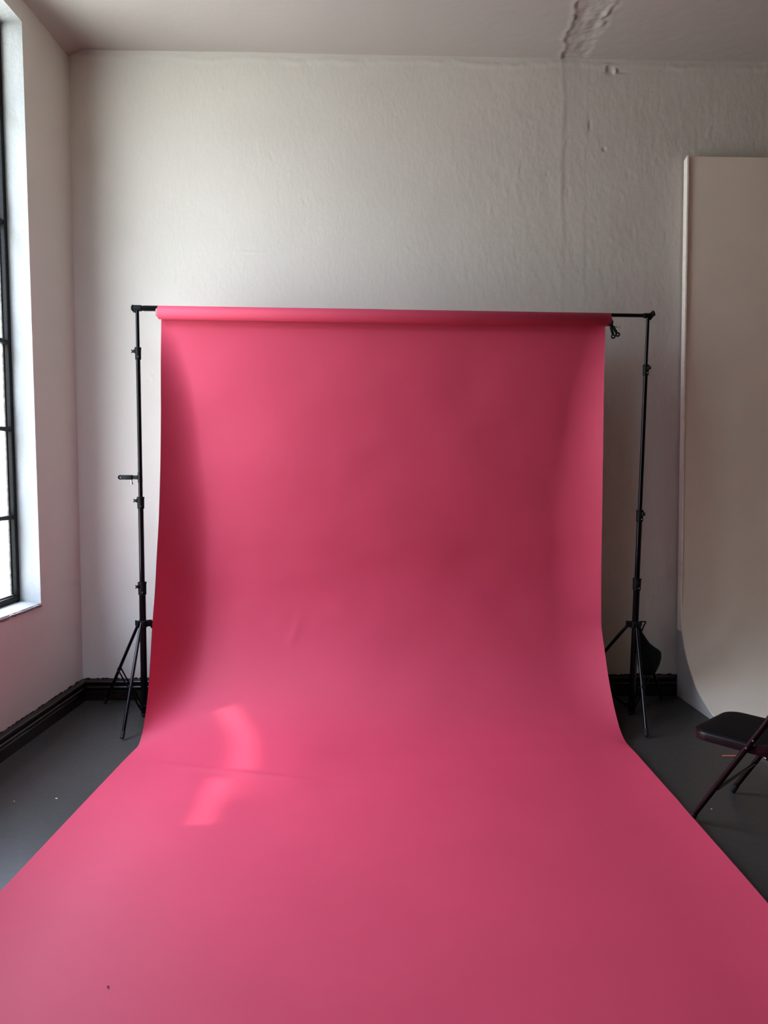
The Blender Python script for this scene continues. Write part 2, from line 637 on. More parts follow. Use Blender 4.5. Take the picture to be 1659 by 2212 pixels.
slab(-2.7, SKYL_ADDED[0], YB - 0.1, 3.55)
slab(SKYL_ADDED[1], XR + 0.1, YB - 0.1, 3.55)
slab(SKYL_ADDED[0], SKYL_ADDED[1], YB - 0.1, SKYL_ADDED[2])
slab(SKYL_ADDED[0], SKYL_ADDED[1], SKYL_ADDED[3], 3.55)
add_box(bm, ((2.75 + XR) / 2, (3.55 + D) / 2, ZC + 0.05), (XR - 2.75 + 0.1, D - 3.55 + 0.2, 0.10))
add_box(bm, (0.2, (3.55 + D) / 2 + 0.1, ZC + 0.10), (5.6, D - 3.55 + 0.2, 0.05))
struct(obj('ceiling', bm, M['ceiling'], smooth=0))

# unseen right and rear walls close the room
bm = bmesh.new()
add_box(bm, (XR + 0.1, (D + YB) / 2, ZC / 2), (0.2, D - YB + 0.2, ZC))
struct(obj('wall_right', bm, M['wall_far'], smooth=0))
bm = bmesh.new()
add_box(bm, ((XR - 2.6) / 2, YB - 0.1, ZC / 2), (XR + 2.6, 0.2, ZC))
struct(obj('wall_rear', bm, M['wall_far'], smooth=0))

# left wall with two window openings; the jamb leans slightly, as the photo shows


def jamb_y(z):
    return 4.383 + (4.338 - 4.383) * (z - 0.757) / (4.066 - 0.757)


bm = bmesh.new()


def quad(bm, *pts):
    bm.faces.new([bm.verts.new(p) for p in pts])


def strip(bm, ya, yb, za, zb, n=1):
    """Wall face between y edges ya(z), yb(z)."""
    quad(bm, WL(ya(za), za), WL(yb(za), za), WL(yb(zb), zb), WL(ya(zb), zb))
    quad(bm, WL(yb(za), za, TH), WL(ya(za), za, TH), WL(ya(zb), zb, TH), WL(yb(zb), zb, TH))


k_ = lambda c: (lambda z: c)
strip(bm, k_(YB - 0.1), k_(D + 0.05), 0, ZS)
strip(bm, k_(YB - 0.1), k_(D + 0.05), ZT, ZC + 0.12)
prev = k_(YB - 0.1)
for wa, wb, wz in reversed(WINS):
    if wz > ZS:
        strip(bm, k_(wa), k_(wb), ZS, wz)
    strip(bm, prev, k_(wa), ZS, ZT)
    prev = jamb_y if wb > 4 else k_(wb)
strip(bm, prev, k_(D + 0.05), ZS, ZT)
wl = struct(obj('wall_left', bm, M['wall_left'], smooth=0))
bm = bmesh.new()
for (ya, yb, zs0) in [(k_(wa), jamb_y if wb > 4 else k_(wb), wz) for wa, wb, wz in WINS]:
    # jambs, head and sill of each opening, gently uneven
    for (f0, flip) in ((ya, 0), (yb, 1)):
        N = 60
        rows = []
        for i in range(N + 1):
            z = zs0 + (ZT - zs0) * i / N
            rows.append([bm.verts.new(WL(f0(z) + 0.003 * float(fbm(np.array([z * 3.0]), np.array([j * 2.0]), 51, 3)[0]) * (j > 0), z, TH * j / 6)) for j in range(7)])
        for a, b in zip(rows, rows[1:]):
            for j in range(6):
                bm.faces.new((a[j], a[j + 1], b[j + 1], b[j]))
    quad(bm, WL(ya(ZT), ZT), WL(yb(ZT), ZT), WL(yb(ZT), ZT, TH), WL(ya(ZT), ZT, TH))
    # the sill: a thick coat of plaster with a ragged lip, sloping a little into the room
    N = 90
    rows = []
    for i in range(N + 1):
        y = ya(zs0) + (yb(zs0) + 0.004 - ya(zs0)) * i / N
        w = float(fbm(np.array([y * 22.0]), np.array([1.0]), 52, 4)[0])
        rows.append([bm.verts.new(WL(y, zs0 - 0.020 + 0.006 * w, -0.001)), bm.verts.new(WL(y, zs0 - 0.006 + 0.004 * w, -0.008 - 0.003 * w)),
                     bm.verts.new(WL(y, zs0 + 0.002, 0.012)), bm.verts.new(WL(y, zs0 + 0.012, 0.15)), bm.verts.new(WL(y, zs0 + 0.012, TH))])
    for a, b in zip(rows, rows[1:]):
        for j in range(4):
            bm.faces.new((a[j], a[j + 1], b[j + 1], b[j]))
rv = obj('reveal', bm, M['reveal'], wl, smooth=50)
rv['label'] = 'white painted window reveal and sill'


def build_window(name, y0, y1, zs0):
    """Black steel glazing set 12 cm into the wall: outer frame, transoms, mullions, panes."""
    bm = bmesh.new()
    dep = (0.122, 0.165)
    dm = (dep[0] + dep[1]) / 2

    def wbar(bm, ya, za, yb, zb, wid, depth=0.04, off=0.0, horizontal=False):
        side = Vector((0, 0, 1)) if horizontal else Vector((WL(1, 0) - WL(0, 0)).normalized())
        add_bar(bm, WL(ya, za, dm + off), WL(yb, zb, dm + off), wid, depth, side, 0.003)
    zb, zt = zs0 + 0.030, ZT - 0.015
    yj0, yj1 = y1(zb) - 0.016, y1(zt) - 0.016
    wbar(bm, yj0, zs0 + 0.005, yj1, ZT, 0.034)
    wbar(bm, y0 + 0.016, zs0 + 0.005, y0 + 0.016, ZT, 0.034)
    wbar(bm, y0, zb, y1(zb), zb, 0.034, horizontal=True)
    wbar(bm, y0, zt, y1(zt), zt, 0.034, horizontal=True)
    w = struct(obj(name, bm, M['frame'], smooth=30))
    # putty fillets along the frame, inside
    bm = bmesh.new()
    wbar(bm, yj0 - 0.021, zb, yj1 - 0.021, zt, 0.010, 0.012, 0.012)
    wbar(bm, y0, zb + 0.020, y1(zb), zb + 0.020, 0.012, 0.014, 0.006, horizontal=True)
    obj('putty_bead', bm, M['putty'], w)
    zz = [zb] + [z for z in (1.270, 1.782, 2.282, 2.958, 3.589) if z > zb + 0.2] + [zt]
    for z in zz[1:-1]:
        bm = bmesh.new()
        wbar(bm, y0 + 0.02, z, y1(z) - 0.012, z, 0.024, 0.036, horizontal=True)
        obj('transom', bm, M['frame'], w, 30)
    cols = (0.0, 0.405, 1.0)
    for t in cols[1:-1]:
        bm = bmesh.new()
        wbar(bm, y0 + (y1(zb) - y0) * t, zb, y0 + (y1(zt) - y0) * t, zt, 0.026, 0.030)
        obj('mullion', bm, M['frame'], w, 30)
    for t0, t1 in zip(cols, cols[1:]):
        for a, b in zip(zz, zz[1:]):
            bm = bmesh.new()
            f = lambda t, z: y0 + (y1(z) - y0) * t
            p = [WL(f(t0, a), a, dm + 0.012), WL(f(t1, a), a, dm + 0.012), WL(f(t1, b), b, dm + 0.012), WL(f(t0, b), b, dm + 0.012)]
            quad(bm, *p)
            obj('pane', bm, M['glass'], w, 0)
    return w


for i, (wa, wb, wz) in enumerate(WINS):
    build_window('window_%d' % (i + 1), wa, jamb_y if wb > 4 else k_(wb), wz)

# roof light put in to light the foreground: white kerb, black bars, three panes
bm = bmesh.new()
for x in (SKYL_ADDED[0], SKYL_ADDED[1]):
    add_box(bm, (x, (SKYL_ADDED[2] + SKYL_ADDED[3]) / 2, ZC + 0.14), (0.05, SKYL_ADDED[3] - SKYL_ADDED[2] + 0.05, 0.20))
for y in (SKYL_ADDED[2], SKYL_ADDED[3]):
    add_box(bm, ((SKYL_ADDED[0] + SKYL_ADDED[1]) / 2, y, ZC + 0.14), (SKYL_ADDED[1] - SKYL_ADDED[0] + 0.05, 0.05, 0.20))
rl = struct(obj('window_2', bm, M['frame'], None, 0))
for k in range(3):
    w_ = (SKYL_ADDED[1] - SKYL_ADDED[0]) / 3
    bm = bmesh.new()
    x0 = SKYL_ADDED[0] + k * w_
    quad(bm, (x0, SKYL_ADDED[2], ZC + 0.16), (x0 + w_, SKYL_ADDED[2], ZC + 0.16), (x0 + w_, SKYL_ADDED[3], ZC + 0.16), (x0, SKYL_ADDED[3], ZC + 0.16))
    obj('pane', bm, M['glass'], rl, 0)
    if k:
        bm = bmesh.new()
        add_box(bm, (x0, (SKYL_ADDED[2] + SKYL_ADDED[3]) / 2, ZC + 0.15), (0.03, SKYL_ADDED[3] - SKYL_ADDED[2], 0.05))
        obj('glazing_bar', bm, M['frame'], rl, 0)

# skirting: board with two half-round beads, dark brown paint
PROF = [(0.0, 0.0), (0.026, 0.0), (0.026, 0.066), (0.020, 0.072), (0.020, 0.078)]
for i in range(9):
    a = -math.pi / 2 + math.pi * i / 8
    PROF.append((0.022 + 0.014 * math.cos(a), 0.090 + 0.011 * math.sin(a)))
PROF += [(0.016, 0.104), (0.016, 0.112)]
for i in range(9):
    a = -math.pi / 2 + math.pi * i / 8
    PROF.append((0.017 + 0.012 * math.cos(a), 0.124 + 0.010 * math.sin(a)))
PROF += [(0.010, 0.138), (0.0, 0.140)]


def skirting(name, p0, p1, inward, m0, m1):
    """Profile swept from p0 to p1; m0/m1 mitre each end by this much per unit of projection."""
    d = (Vector(p1) - Vector(p0)).normalized()
    n = 160
    rows = []
    L = (Vector(p1) - Vector(p0)).length
    for i in range(n + 1):
        t = i / n
        row = []
        for k, (o_, z) in enumerate(PROF):
            s0, s1 = m0 * o_, L - m1 * o_
            s = s0 + (s1 - s0) * t
            w = 0.0012 * float(vnoise(np.array([s * 9.0]), np.array([k * 0.3]), 61)[0])
            row.append(Vector(p0) + d * s + Vector(inward) * (o_ + (w if o_ > 0 else 0)) + Vector((0, 0, z)))
        rows.append(row)
    V = [p for r in rows for p in r]
    m = len(PROF)
    F = [(i * m + j, i * m + j + 1, (i + 1) * m + j + 1, (i + 1) * m + j) for i in range(n) for j in range(m - 1)]
    F += [tuple(range(m))[::-1], tuple(n * m + j for j in range(m))]
    return struct(pydata(name, V, F, M['skirting'], None, 35))


skirting('baseboard_back', (XC, D - 0.002, 0), (2.158, D - 0.002, 0), (0, -1, 0), 1.0, 0)
pa, pb = WL(0.0, 0, -0.002), WL(D, 0, -0.002)
skirting('baseboard_left', pa, pb, N_IN, 0, 1.0)


# ------------------------------------------------------------------ the seamless paper backdrop
ALPHA = 0.042
AX = Vector((math.cos(ALPHA), -math.sin(ALPHA), 0))     # not used for the depth axis: the roll lies along x


def center_x(y):
    return 0.120 + (y - 4.0) * ALPHA


# profile control points: (Y, z) for the middle, the left edge and the right edge, half widths left/right
CT = [
    # t     mid            left           right          hw
    (0.00, (4.612, 2.500), (4.608, 2.500), (4.606, 2.500), 1.377),
    (0.04, (4.614, 2.420), (4.604, 2.420), (4.600, 2.420), 1.377),
    (0.10, (4.616, 2.260), (4.575, 2.260), (4.585, 2.260), 1.372),
    (0.16, (4.616, 2.050), (4.532, 2.050), (4.555, 2.050), 1.363),
    (0.24, (4.618, 1.729), (4.490, 1.729), (4.528, 1.729), 1.357),
    (0.34, (4.618, 1.312), (4.434, 1.312), (4.520, 1.312), 1.355),
    (0.41, (4.612, 1.040), (4.376, 1.040), (4.518, 1.040), 1.355),
    (0.47, (4.596, 0.825), (4.330, 0.825), (4.512, 0.840), 1.355),
    (0.53, (4.552, 0.610), (4.269, 0.618), (4.496, 0.611), 1.355),
    (0.58, (4.484, 0.430), (4.227, 0.438), (4.405, 0.429), 1.355),
    (0.63, (4.375, 0.260), (4.178, 0.262), (4.300, 0.270), 1.355),
    (0.67, (4.262, 0.150), (4.124, 0.148), (4.175, 0.135), 1.355),
    (0.70, (4.145, 0.078), (4.066, 0.065), (4.060, 0.055), 1.355),
    (0.73, (4.010, 0.034), (3.985, 0.025), (3.953, 0.028), 1.355),
    (0.77, (3.800, 0.008), (3.790, 0.028), (3.780, 0.034), 1.356),
    (0.82, (3.450, 0.003), (3.450, 0.033), (3.450, 0.038), 1.357),
    (0.88, (2.900, 0.003), (2.900, 0.037), (2.900, 0.043), 1.357),
    (0.94, (2.200, 0.003), (2.200, 0.043), (2.200, 0.046), 1.357),
    (1.00, (0.900, 0.003), (0.900, 0.043), (0.900, 0.046), 1.357),
]
ct = np.array([c[0] for c in CT])


def pchip(x, y, xi):
    """Monotone cubic interpolation."""
    h_ = np.diff(x)
    dlt = np.diff(y) / h_
    m = np.zeros_like(y)
    for i in range(1, len(x) - 1):
        if dlt[i - 1] * dlt[i] > 0:
            w1, w2 = 2 * h_[i] + h_[i - 1], h_[i] + 2 * h_[i - 1]
            m[i] = (w1 + w2) / (w1 / dlt[i - 1] + w2 / dlt[i])
    m[0], m[-1] = dlt[0], dlt[-1]
    k = np.clip(np.searchsorted(x, xi) - 1, 0, len(x) - 2)
    t = (xi - x[k]) / h_[k]
    return (y[k] * (2 * t**3 - 3 * t**2 + 1) + m[k] * h_[k] * (t**3 - 2 * t**2 + t) + y[k + 1] * (-2 * t**3 + 3 * t**2) + m[k + 1] * h_[k] * (t**3 - t**2))


T = np.concatenate([np.linspace(0, 0.5, 90, endpoint=False), np.linspace(0.5, 0.80, 170, endpoint=False), np.linspace(0.80, 1.0, 130)])
My, Mz = pchip(ct, np.array([c[1][0] for c in CT]), T), pchip(ct, np.array([c[1][1] for c in CT]), T)
Ly, Lz = pchip(ct, np.array([c[2][0] for c in CT]), T), pchip(ct, np.array([c[2][1] for c in CT]), T)
Ry, Rz = pchip(ct, np.array([c[3][0] for c in CT]), T), pchip(ct, np.array([c[3][1] for c in CT]), T)
HW = pchip(ct, np.array([c[4] for c in CT]), T)
U = np.sin(np.linspace(-1, 1, 181) * math.pi / 2 * 0.999)
UU, TT = np.meshgrid(U, T)
my, mz = My[:, None], Mz[:, None]
# curl begins about 0.4 m from each edge on the hanging part, 0.25 m on the floor
cw = np.interp(T, [0, 0.04, 0.16, 0.34, 0.55, 0.72, 0.80, 1.0], [0.05, 0.06, 0.13, 0.19, 0.19, 0.17, 0.20, 0.22])[:, None]
cl = np.clip((-UU - 1 + cw) / cw, 0, 1) ** 2
cw = np.interp(T, [0, 0.04, 0.16, 0.34, 0.55, 0.72, 0.80, 1.0], [0.05, 0.07, 0.15, 0.22, 0.22, 0.17, 0.20, 0.22])[:, None]
cr = np.clip((UU - 1 + cw) / cw, 0, 1) ** 2
PY = my + cl * (Ly[:, None] - my) + cr * (Ry[:, None] - my)
PZ = mz + cl * (Lz[:, None] - mz) + cr * (Rz[:, None] - mz)
# shallow waves in the paper and the buckle where it meets the floor
onf = sstep(0.60, 0.76, TT)
wav = fbm(UU * 2.6, TT * 9, 71, 3)
PY = PY - (1 - onf) * 0.006 * wav * sstep(0.03, 0.15, TT)
PZ = PZ + onf * 0.0030 * np.clip(fbm(UU * 2.5, TT * 16, 73, 3) + 0.4, 0, 2)
PX = 0.120 + (np.minimum(PY, 4.61) - 4.0) * ALPHA + UU * HW[:, None]
bx = np.exp(-((PX + 0.62) / 0.34) ** 2)
bl = PY - (3.665 - 0.25 * (PX + 0.6))
PZ = PZ + 0.011 * bx * np.exp(-(bl / 0.030) ** 2) * (TT > 0.6)
# faint crease line on the hanging part
cx, cz = PX + 0.43 - 0.35 * (PZ - 0.50), PZ
PY = PY - 0.004 * np.exp(-(cx / 0.02) ** 2) * np.exp(-((PZ - 0.55) / 0.10) ** 2) * (TT < 0.62)

backdrop = thing('paper_backdrop', 'wide hot pink seamless paper hung from the crossbar and swept across the grey floor', 'backdrop', (0.12, 4.57, 0))
grid('paper_sheet', np.stack([PX, PY, PZ], -1), M['paper'], backdrop)
# the roll: spiral of paper on a cardboard core, slightly lower at the right
rc0, rc1 = Vector((-1.239, 4.572, 2.506)), Vector((1.542, 4.572, 2.482))
d = (rc1 - rc0).normalized()
bm = bmesh.new()
RR, RC = 0.0405, 0.026
seg = 48
x_, y_, _d = basis(d)
rings = []
for (s, r) in ((0.0, RC), (0.0, RR - 0.003), (0.003, RR), (0.5, RR), (0.997, RR), (1.0, RR - 0.003), (1.0, RC)):
    c = rc0 + (rc1 - rc0) * (s if 0.01 < s < 0.99 else (0.0 if s < 0.5 else 1.0)) + d * (0.003 if s == 0.003 else (-0.003 if s == 0.997 else 0))
    rings.append([bm.verts.new(c + (x_ * math.cos(2 * math.pi * k / seg) + y_ * math.sin(2 * math.pi * k / seg)) * r) for k in range(seg)])
for a, b in zip(rings, rings[1:]):
    for k in range(seg):
        bm.faces.new((a[k], a[(k + 1) % seg], b[(k + 1) % seg], b[k]))
obj('paper_roll', bm, M['paper'], backdrop, 45)
bm = bmesh.new()
rings = []
for (s, r) in ((-0.004, RC - 0.004), (-0.004, RC), (1.0, RC), (1.0, RC - 0.004), (-0.004, RC - 0.004)):
    c = rc0 + (rc1 - rc0) * s
    rings.append([bm.verts.new(c + (x_ * math.cos(2 * math.pi * k / 32) + y_ * math.sin(2 * math.pi * k / 32)) * r) for k in range(32)])
for a, b in zip(rings, rings[1:]):
    for k in range(32):
        bm.faces.new((a[k], a[(k + 1) % 32], b[(k + 1) % 32], b[k]))
obj('core_tube', bm, simple('cardboard', (0.36, 0.25, 0.16), 0.8), backdrop, 45)


# ------------------------------------------------------------------ backdrop stands and crossbar
def knob(parent, pos, direction, s=1.0):
    """Wing screw: boss, shaft and two wings."""
    d = Vector(direction).normalized()
    pos = Vector(pos)
    bm = bmesh.new()
    add_tube(bm, pos, pos + d * 0.012 * s, 0.006 * s, 0.006 * s, 12)
    add_tube(bm, pos + d * 0.010 * s, pos + d * 0.019 * s, 0.010 * s, 0.008 * s, 14, bevel=0.001)
    up_ = Vector((0, 0, 1))
    for sg in (-1, 1):
        a = pos + d * 0.014 * s
        b = pos + d * 0.026 * s + up_ * sg * 0.013 * s + d.cross(up_) * 0.003
        add_bar(bm, a, b, 0.010 * s, 0.005 * s, up_, 0.0015)
    return obj('knob', bm, M['black_plastic'], parent)


def make_stand(label, base, top, zcol, collars, feet, radii, knob_dirs, zjoint, group):
    """Folding light stand: telescoping pole, clamp collars, three legs with double braces."""
    base, top = Vector(base), Vector(top)
    axis = (top - base).normalized()

    def at(z):
        return base + axis * ((z - base.z) / axis.z)
    t = thing('backdrop_stand', label, 'light stand', (base.x, base.y, 0), group)
    zs = [0.02] + [c[0] for c in collars] + [top.z]
    names = ['lower_pole', 'middle_pole', 'upper_pole', 'top_pole']
    order = list(range(len(zs) - 1))
    for i in order:
        bm = bmesh.new()
        a = at(zs[i] - (0.05 if i else 0))
        b = at(zs[i + 1])
        add_tube(bm, a, b, radii[i], radii[i], 20, bevel=0.001)
        obj(names[i], bm, M['black_metal'], t)
    for i, (z, kd) in enumerate(zip([c[0] for c in collars], knob_dirs)):
        r = radii[i]
        hgt = collars[i][1]
        bm = bmesh.new()
        add_tube(bm, at(z - hgt / 2), at(z + hgt / 2), r + 0.0045, r + 0.0055, 22, bevel=0.002)
        add_tube(bm, at(z + hgt / 2 - 0.012), at(z + hgt / 2), r + 0.0068, r + 0.0068, 22, bevel=0.002)
        kd = Vector(kd).normalized()
        add_box(bm, at(z + hgt * 0.18) + kd * (r + 0.006), (0.016, 0.016, 0.022), (kd, kd.cross(Vector((0, 0, 1))), Vector((0, 0, 1))), 0.003)
        c_ = obj('clamp_collar', bm, M['black_plastic'], t)
        knob(c_, at(z + hgt * 0.18) + kd * (r + 0.008), kd, 0.75)
        bm = bmesh.new()
        sd = Vector((0.25, -1, 0)).normalized()
        add_tube(bm, at(z - hgt * 0.28) + sd * (r + 0.003), at(z - hgt * 0.28) + sd * (r + 0.0075), 0.0045, 0.0035, 12)
        obj('rivet', bm, M['steel'], c_)
    # leg collar
    bm = bmesh.new()
    c0, c1 = at(zcol - 0.022), at(zcol + 0.020)
    add_tube(bm, c0, c1, radii[0] + 0.008, radii[0] + 0.008, 22, bevel=0.003)
    for f in feet:
        dv = (Vector((f[0], f[1], 0)) - Vector((base.x, base.y, 0))).normalized()
        sv = dv.cross(Vector((0, 0, 1)))
        for sg in (-1, 1):
            add_box(bm, at(zcol) + dv * 0.036 + sv * sg * 0.0145, (0.040, 0.005, 0.036), (dv, sv, Vector((0, 0, 1))), 0.002)
    obj('leg_collar', bm, M['black_plastic'], t)
    # lower spreader hub
    bm = bmesh.new()
    add_tube(bm, at(0.040), at(0.078), radii[0] + 0.007, radii[0] + 0.007, 22, bevel=0.003)
    for f in feet:
        dv = (Vector((f[0], f[1], 0)) - Vector((base.x, base.y, 0))).normalized()
        sv = dv.cross(Vector((0, 0, 1)))
        add_box(bm, at(0.058) + dv * 0.030, (0.036, 0.016, 0.026), (dv, sv, Vector((0, 0, 1))), 0.003)
    obj('spreader_hub', bm, M['black_plastic'], t)
    bm = bmesh.new()
    add_tube(bm, at(0.008), at(0.022), radii[0] + 0.002, radii[0] + 0.002, 20, bevel=0.002)
    obj('pole_cap', bm, M['rubber'], t)
    for f in feet:
        foot = Vector((f[0], f[1], 0.0))
        dv = (Vector((f[0], f[1], 0)) - Vector((base.x, base.y, 0))).normalized()
        a = at(zcol) + dv * 0.040
        ld = (foot - a).normalized()
        end = foot + Vector((0, 0, 0.011))
        bm = bmesh.new()
        add_tube(bm, a - ld * 0.012, end - ld * 0.015, 0.0098, 0.0098, 16, bevel=0.001)
        leg = obj('leg', bm, M['black_metal'], t)
        bm = bmesh.new()
        add_tube(bm, end - ld * 0.045, end, 0.0118, 0.0112, 16, bevel=0.003)
        obj('rubber_foot', bm, M['rubber'], leg)
        bm = bmesh.new()
        sv = dv.cross(Vector((0, 0, 1)))
        tj = (a.z - zjoint) / (a.z - end.z)
        j = a.lerp(end, tj)
        hub = at(0.058) + dv * 0.040
        for sg in (-1, 1):
            add_bar(bm, hub + sv * sg * 0.0115, j + sv * sg * 0.0125, 0.013, 0.003, Vector((0, 0, 1)), 0.001)
        br = obj('brace', bm, M['black_metal'], t)
        bm = bmesh.new()
        add_tube(bm, j - sv * 0.0165, j + sv * 0.0165, 0.0042, 0.0042, 12)
        add_tube(bm, j - ld * 0.010, j + ld * 0.010, 0.0115, 0.0115, 16, bevel=0.002)
        obj('brace_joint', bm, M['black_plastic'], br)
    return t, at


SG = 'black folding stands holding up the pink backdrop'
standL, atL = make_stand('black folding light stand at the left edge of the pink paper', (-1.366, 4.572, 0.0), (-1.366, 4.572, 2.517), 0.590,
                         [(0.812, 0.080), (1.345, 0.074), (2.258, 0.074)],
                         [(-1.372, 4.159), (-1.696, 4.814), (-0.985, 4.760)],
                         [0.0200, 0.0160, 0.0130, 0.0108], [(-0.6, -0.8, 0), (-1, -0.1, 0), (-1, 0.0, 0)], 0.265, SG)
standR, atR = make_stand('black folding light stand with the sandbag at the right edge of the pink paper', (1.712, 4.530, 0.0), (1.780, 4.570, 2.497), 0.575,
                         [(0.830, 0.076), (1.262, 0.074), (2.172, 0.066)],
                         [(1.646, 4.112), (2.020, 4.800), (1.270, 4.660)],
                         [0.0200, 0.0160, 0.0130, 0.0100], [(-0.1, -1, 0), (0.5, -0.9, 0), (0.5, -0.9, 0)], 0.250, SG)

# crossbar with its end brackets sitting on the stand spigots
b0, b1 = Vector((-1.378, 4.572, 2.531)), Vector((1.790, 4.572, 2.509))
d = (b1 - b0).normalized()
cb = thing('crossbar', 'black crossbar through the pink paper roll resting on both stands', 'crossbar', ((b0 + b1) / 2))
bm = bmesh.new()
add_tube(bm, b0 + d * 0.004, b0 + d * 1.5, 0.0158, 0.0158, 20)
for k in range(8):
    a = 2 * math.pi * k / 8
    off = Vector((0, math.cos(a), math.sin(a))) * 0.0152
    add_tube(bm, b0 + d * 0.05 + off, b0 + d * 0.18 + off, 0.0020, 0.0020, 6)
obj('thick_tube', bm, M['black_metal'], cb)
bm = bmesh.new()
add_tube(bm, b0 + d * 1.45, b1 - d * 0.004, 0.0115, 0.0115, 20)
obj('thin_tube', bm, M['black_metal'], cb)
for (e, sg, r) in ((b0, 1, 0.0185), (b1, -1, 0.0150)):
    bm = bmesh.new()
    add_tube(bm, e - d * sg * 0.014, e + d * sg * 0.040, r, r, 20, bevel=0.003)
    add_tube(bm, e - d * sg * 0.022, e - d * sg * 0.012, r - 0.002, r + 0.003, 20, bevel=0.002)
    add_tube(bm, Vector((e.x, e.y, e.z - 0.026)), Vector((e.x, e.y, e.z + 0.004)), 0.0125, 0.0125, 16, bevel=0.002)
    br = obj('end_bracket', bm, M['black_plastic'], cb)
    if sg < 0:
        bm = bmesh.new()
        kp = e + Vector((0.006, 0, 0.006))
        kd = Vector((0.85, -0.2, 0.35)).normalized()
        add_tube(bm, kp - kd * 0.01, kp + kd * 0.018, 0.012, 0.014, 16, bevel=0.002)
        add_tube(bm, kp + kd * 0.016, kp + kd * 0.026, 0.019, 0.017, 18, bevel=0.003)
        obj('tightening_cap', bm, M['black_plastic'], br)


# ------------------------------------------------------------------ spring clamps
def spring_clamp(label, grip, jaw_dir, open_dir, L, spread_deg, pin_dir, group, closed=True):
    """Plastic A-clamp: two crossed arms ending in holed grips, jaw pads, spring and steel pin.
    grip = the point the jaws pinch, jaw_dir = from the handles towards the jaws."""
    t = thing('spring_clamp', label, 'clamp', tuple(grip), group)
    g = Vector(grip)
    f = Vector(jaw_dir).normalized()
    o_ = Vector(open_dir)
    o_ = (o_ - f * o_.dot(f)).normalized()
    n_ = f.cross(o_)
    piv = g - f * L * 0.42
    for sg in (-1, 1):
        bm = bmesh.new()
        h_end = piv - f * L * 0.62 + o_ * sg * math.tan(math.radians(spread_deg)) * L * 0.62
        jaw = g + o_ * sg * (0.021 if closed else 0.013)
        add_bar(bm, piv + o_ * sg * 0.006, h_end, 0.016, 0.028 if closed else 0.020, o_, 0.004)
        add_bar(bm, piv - o_ * sg * 0.004 - f * 0.008, jaw - f * 0.004 + o_ * sg * 0.002, 0.014, 0.023, o_, 0.004)
        add_ring(bm, h_end - (piv - h_end).normalized() * 0.009, o_ if closed else n_, 0.0098, 0.0048, 20, 8)
        arm = obj('clamp_arm', bm, M['black_plastic'], t)
        bm = bmesh.new()
        add_box(bm, jaw, (0.014, 0.007, 0.064 if closed else 0.036), (f, o_, n_), 0.002)
        obj('jaw_pad', bm, M['rubber'], arm)
    bm = bmesh.new()
    add_tube(bm, piv - n_ * 0.012, piv + n_ * 0.012, 0.0075, 0.0075, 16, bevel=0.001)
    obj('spring', bm, M['black_metal'], t)
    bm = bmesh.new()
    pd = Vector(pin_dir).normalized()
    add_tube(bm, piv - f * 0.010 + pd * 0.008, piv - f * 0.010 + pd * 0.036, 0.0055, 0.0055, 12)
    add_tube(bm, piv - f * 0.010 + pd * 0.034, piv - f * 0.010 + pd * 0.044, 0.0075, 0.0075, 12, bevel=0.001)
    obj('steel_pin', bm, M['steel'], t)
    return t


CG = 'black spring clamps on the backdrop stands'
spring_clamp('black spring clamp gripping the left stand pole and pointing left, steel pin below', atL(1.502) + Vector((0.0, -0.004, 0)), (1, -0.06, 0), (0, 1, 0.05), 0.110, 3, (0.1, 0, -1), CG)
spring_clamp('black spring clamp with two holed grips hanging under the right end of the pink roll', Vector((1.534, 4.552, 2.470)), (-0.40, 0.06, 1), (1, -0.35, 0.40), 0.084, 13, (1, -0.1, 0.3), CG, False)


# ------------------------------------------------------------------ sandbag on the right stand
bag = thing('sandbag', 'limp black sandbag hanging by its strap from the right stand leg collar', 'sandbag', tuple(atR(0.30) + Vector((0.08, 0.03, 0))))
secs = [  # z, x-left, x-right, half depth
    (0.520, 1.775, 1.795, 0.010), (0.500, 1.778, 1.806, 0.014), (0.470, 1.781, 1.825, 0.022), (0.440, 1.780, 1.848, 0.032), (0.415, 1.776, 1.880, 0.040),
    (0.400, 1.774, 1.905, 0.044), (0.385, 1.772, 1.921, 0.045), (0.350, 1.772, 1.923, 0.045), (0.310, 1.774, 1.916, 0.043),
    (0.275, 1.782, 1.902, 0.038), (0.250, 1.792, 1.888, 0.030), (0.238, 1.806, 1.876, 0.018), (0.232, 1.826, 1.868, 0.006)]
bm = bmesh.new()
rings = []
for (z, xa, xb, hd) in secs:
    ring = []
    for k in range(28):
        a = 2 * math.pi * k / 28
        ca, sa = math.cos(a), math.sin(a)
        ca = math.copysign(abs(ca) ** 0.8, ca)
        wob = 1 + 0.05 * math.sin(3 * a + z * 40)
        ring.append(bm.verts.new(((xa + xb) / 2 + ca * (xb - xa) / 2, 4.600 + sa * hd * wob, z)))
    rings.append(ring)
for a, b in zip(rings, rings[1:]):
    for k in range(28):
        bm.faces.new((a[k], a[(k + 1) % 28], b[(k + 1) % 28], b[k]))
bm.faces.new(rings[0])
bm.faces.new(rings[-1][::-1])
obj('bag_body', bm, M['bag'], bag, 60)
bm = bmesh.new()
c = atR(0.585)
pts = fillet([(1.786, 4.600, 0.505), (1.775, 4.588, 0.545), (c.x + 0.040, c.y + 0.012, 0.588), (c.x + 0.075, c.y + 0.01, 0.592), (c.x + 0.062, c.y + 0.02, 0.560), (1.792, 4.604, 0.500)], 0.012, 4)
add_path(bm, pts, 0.0042, 8)
obj('strap', bm, M['bag'], bag)
bm = bmesh.new()
add_path(bm, [(1.906, 4.562, 0.402), (1.913, 4.560, 0.394), (1.919, 4.562, 0.384)], 0.0016, 6)
obj('piping', bm, M['steel'], bag)['label'] = 'pale piping on the bag corner'

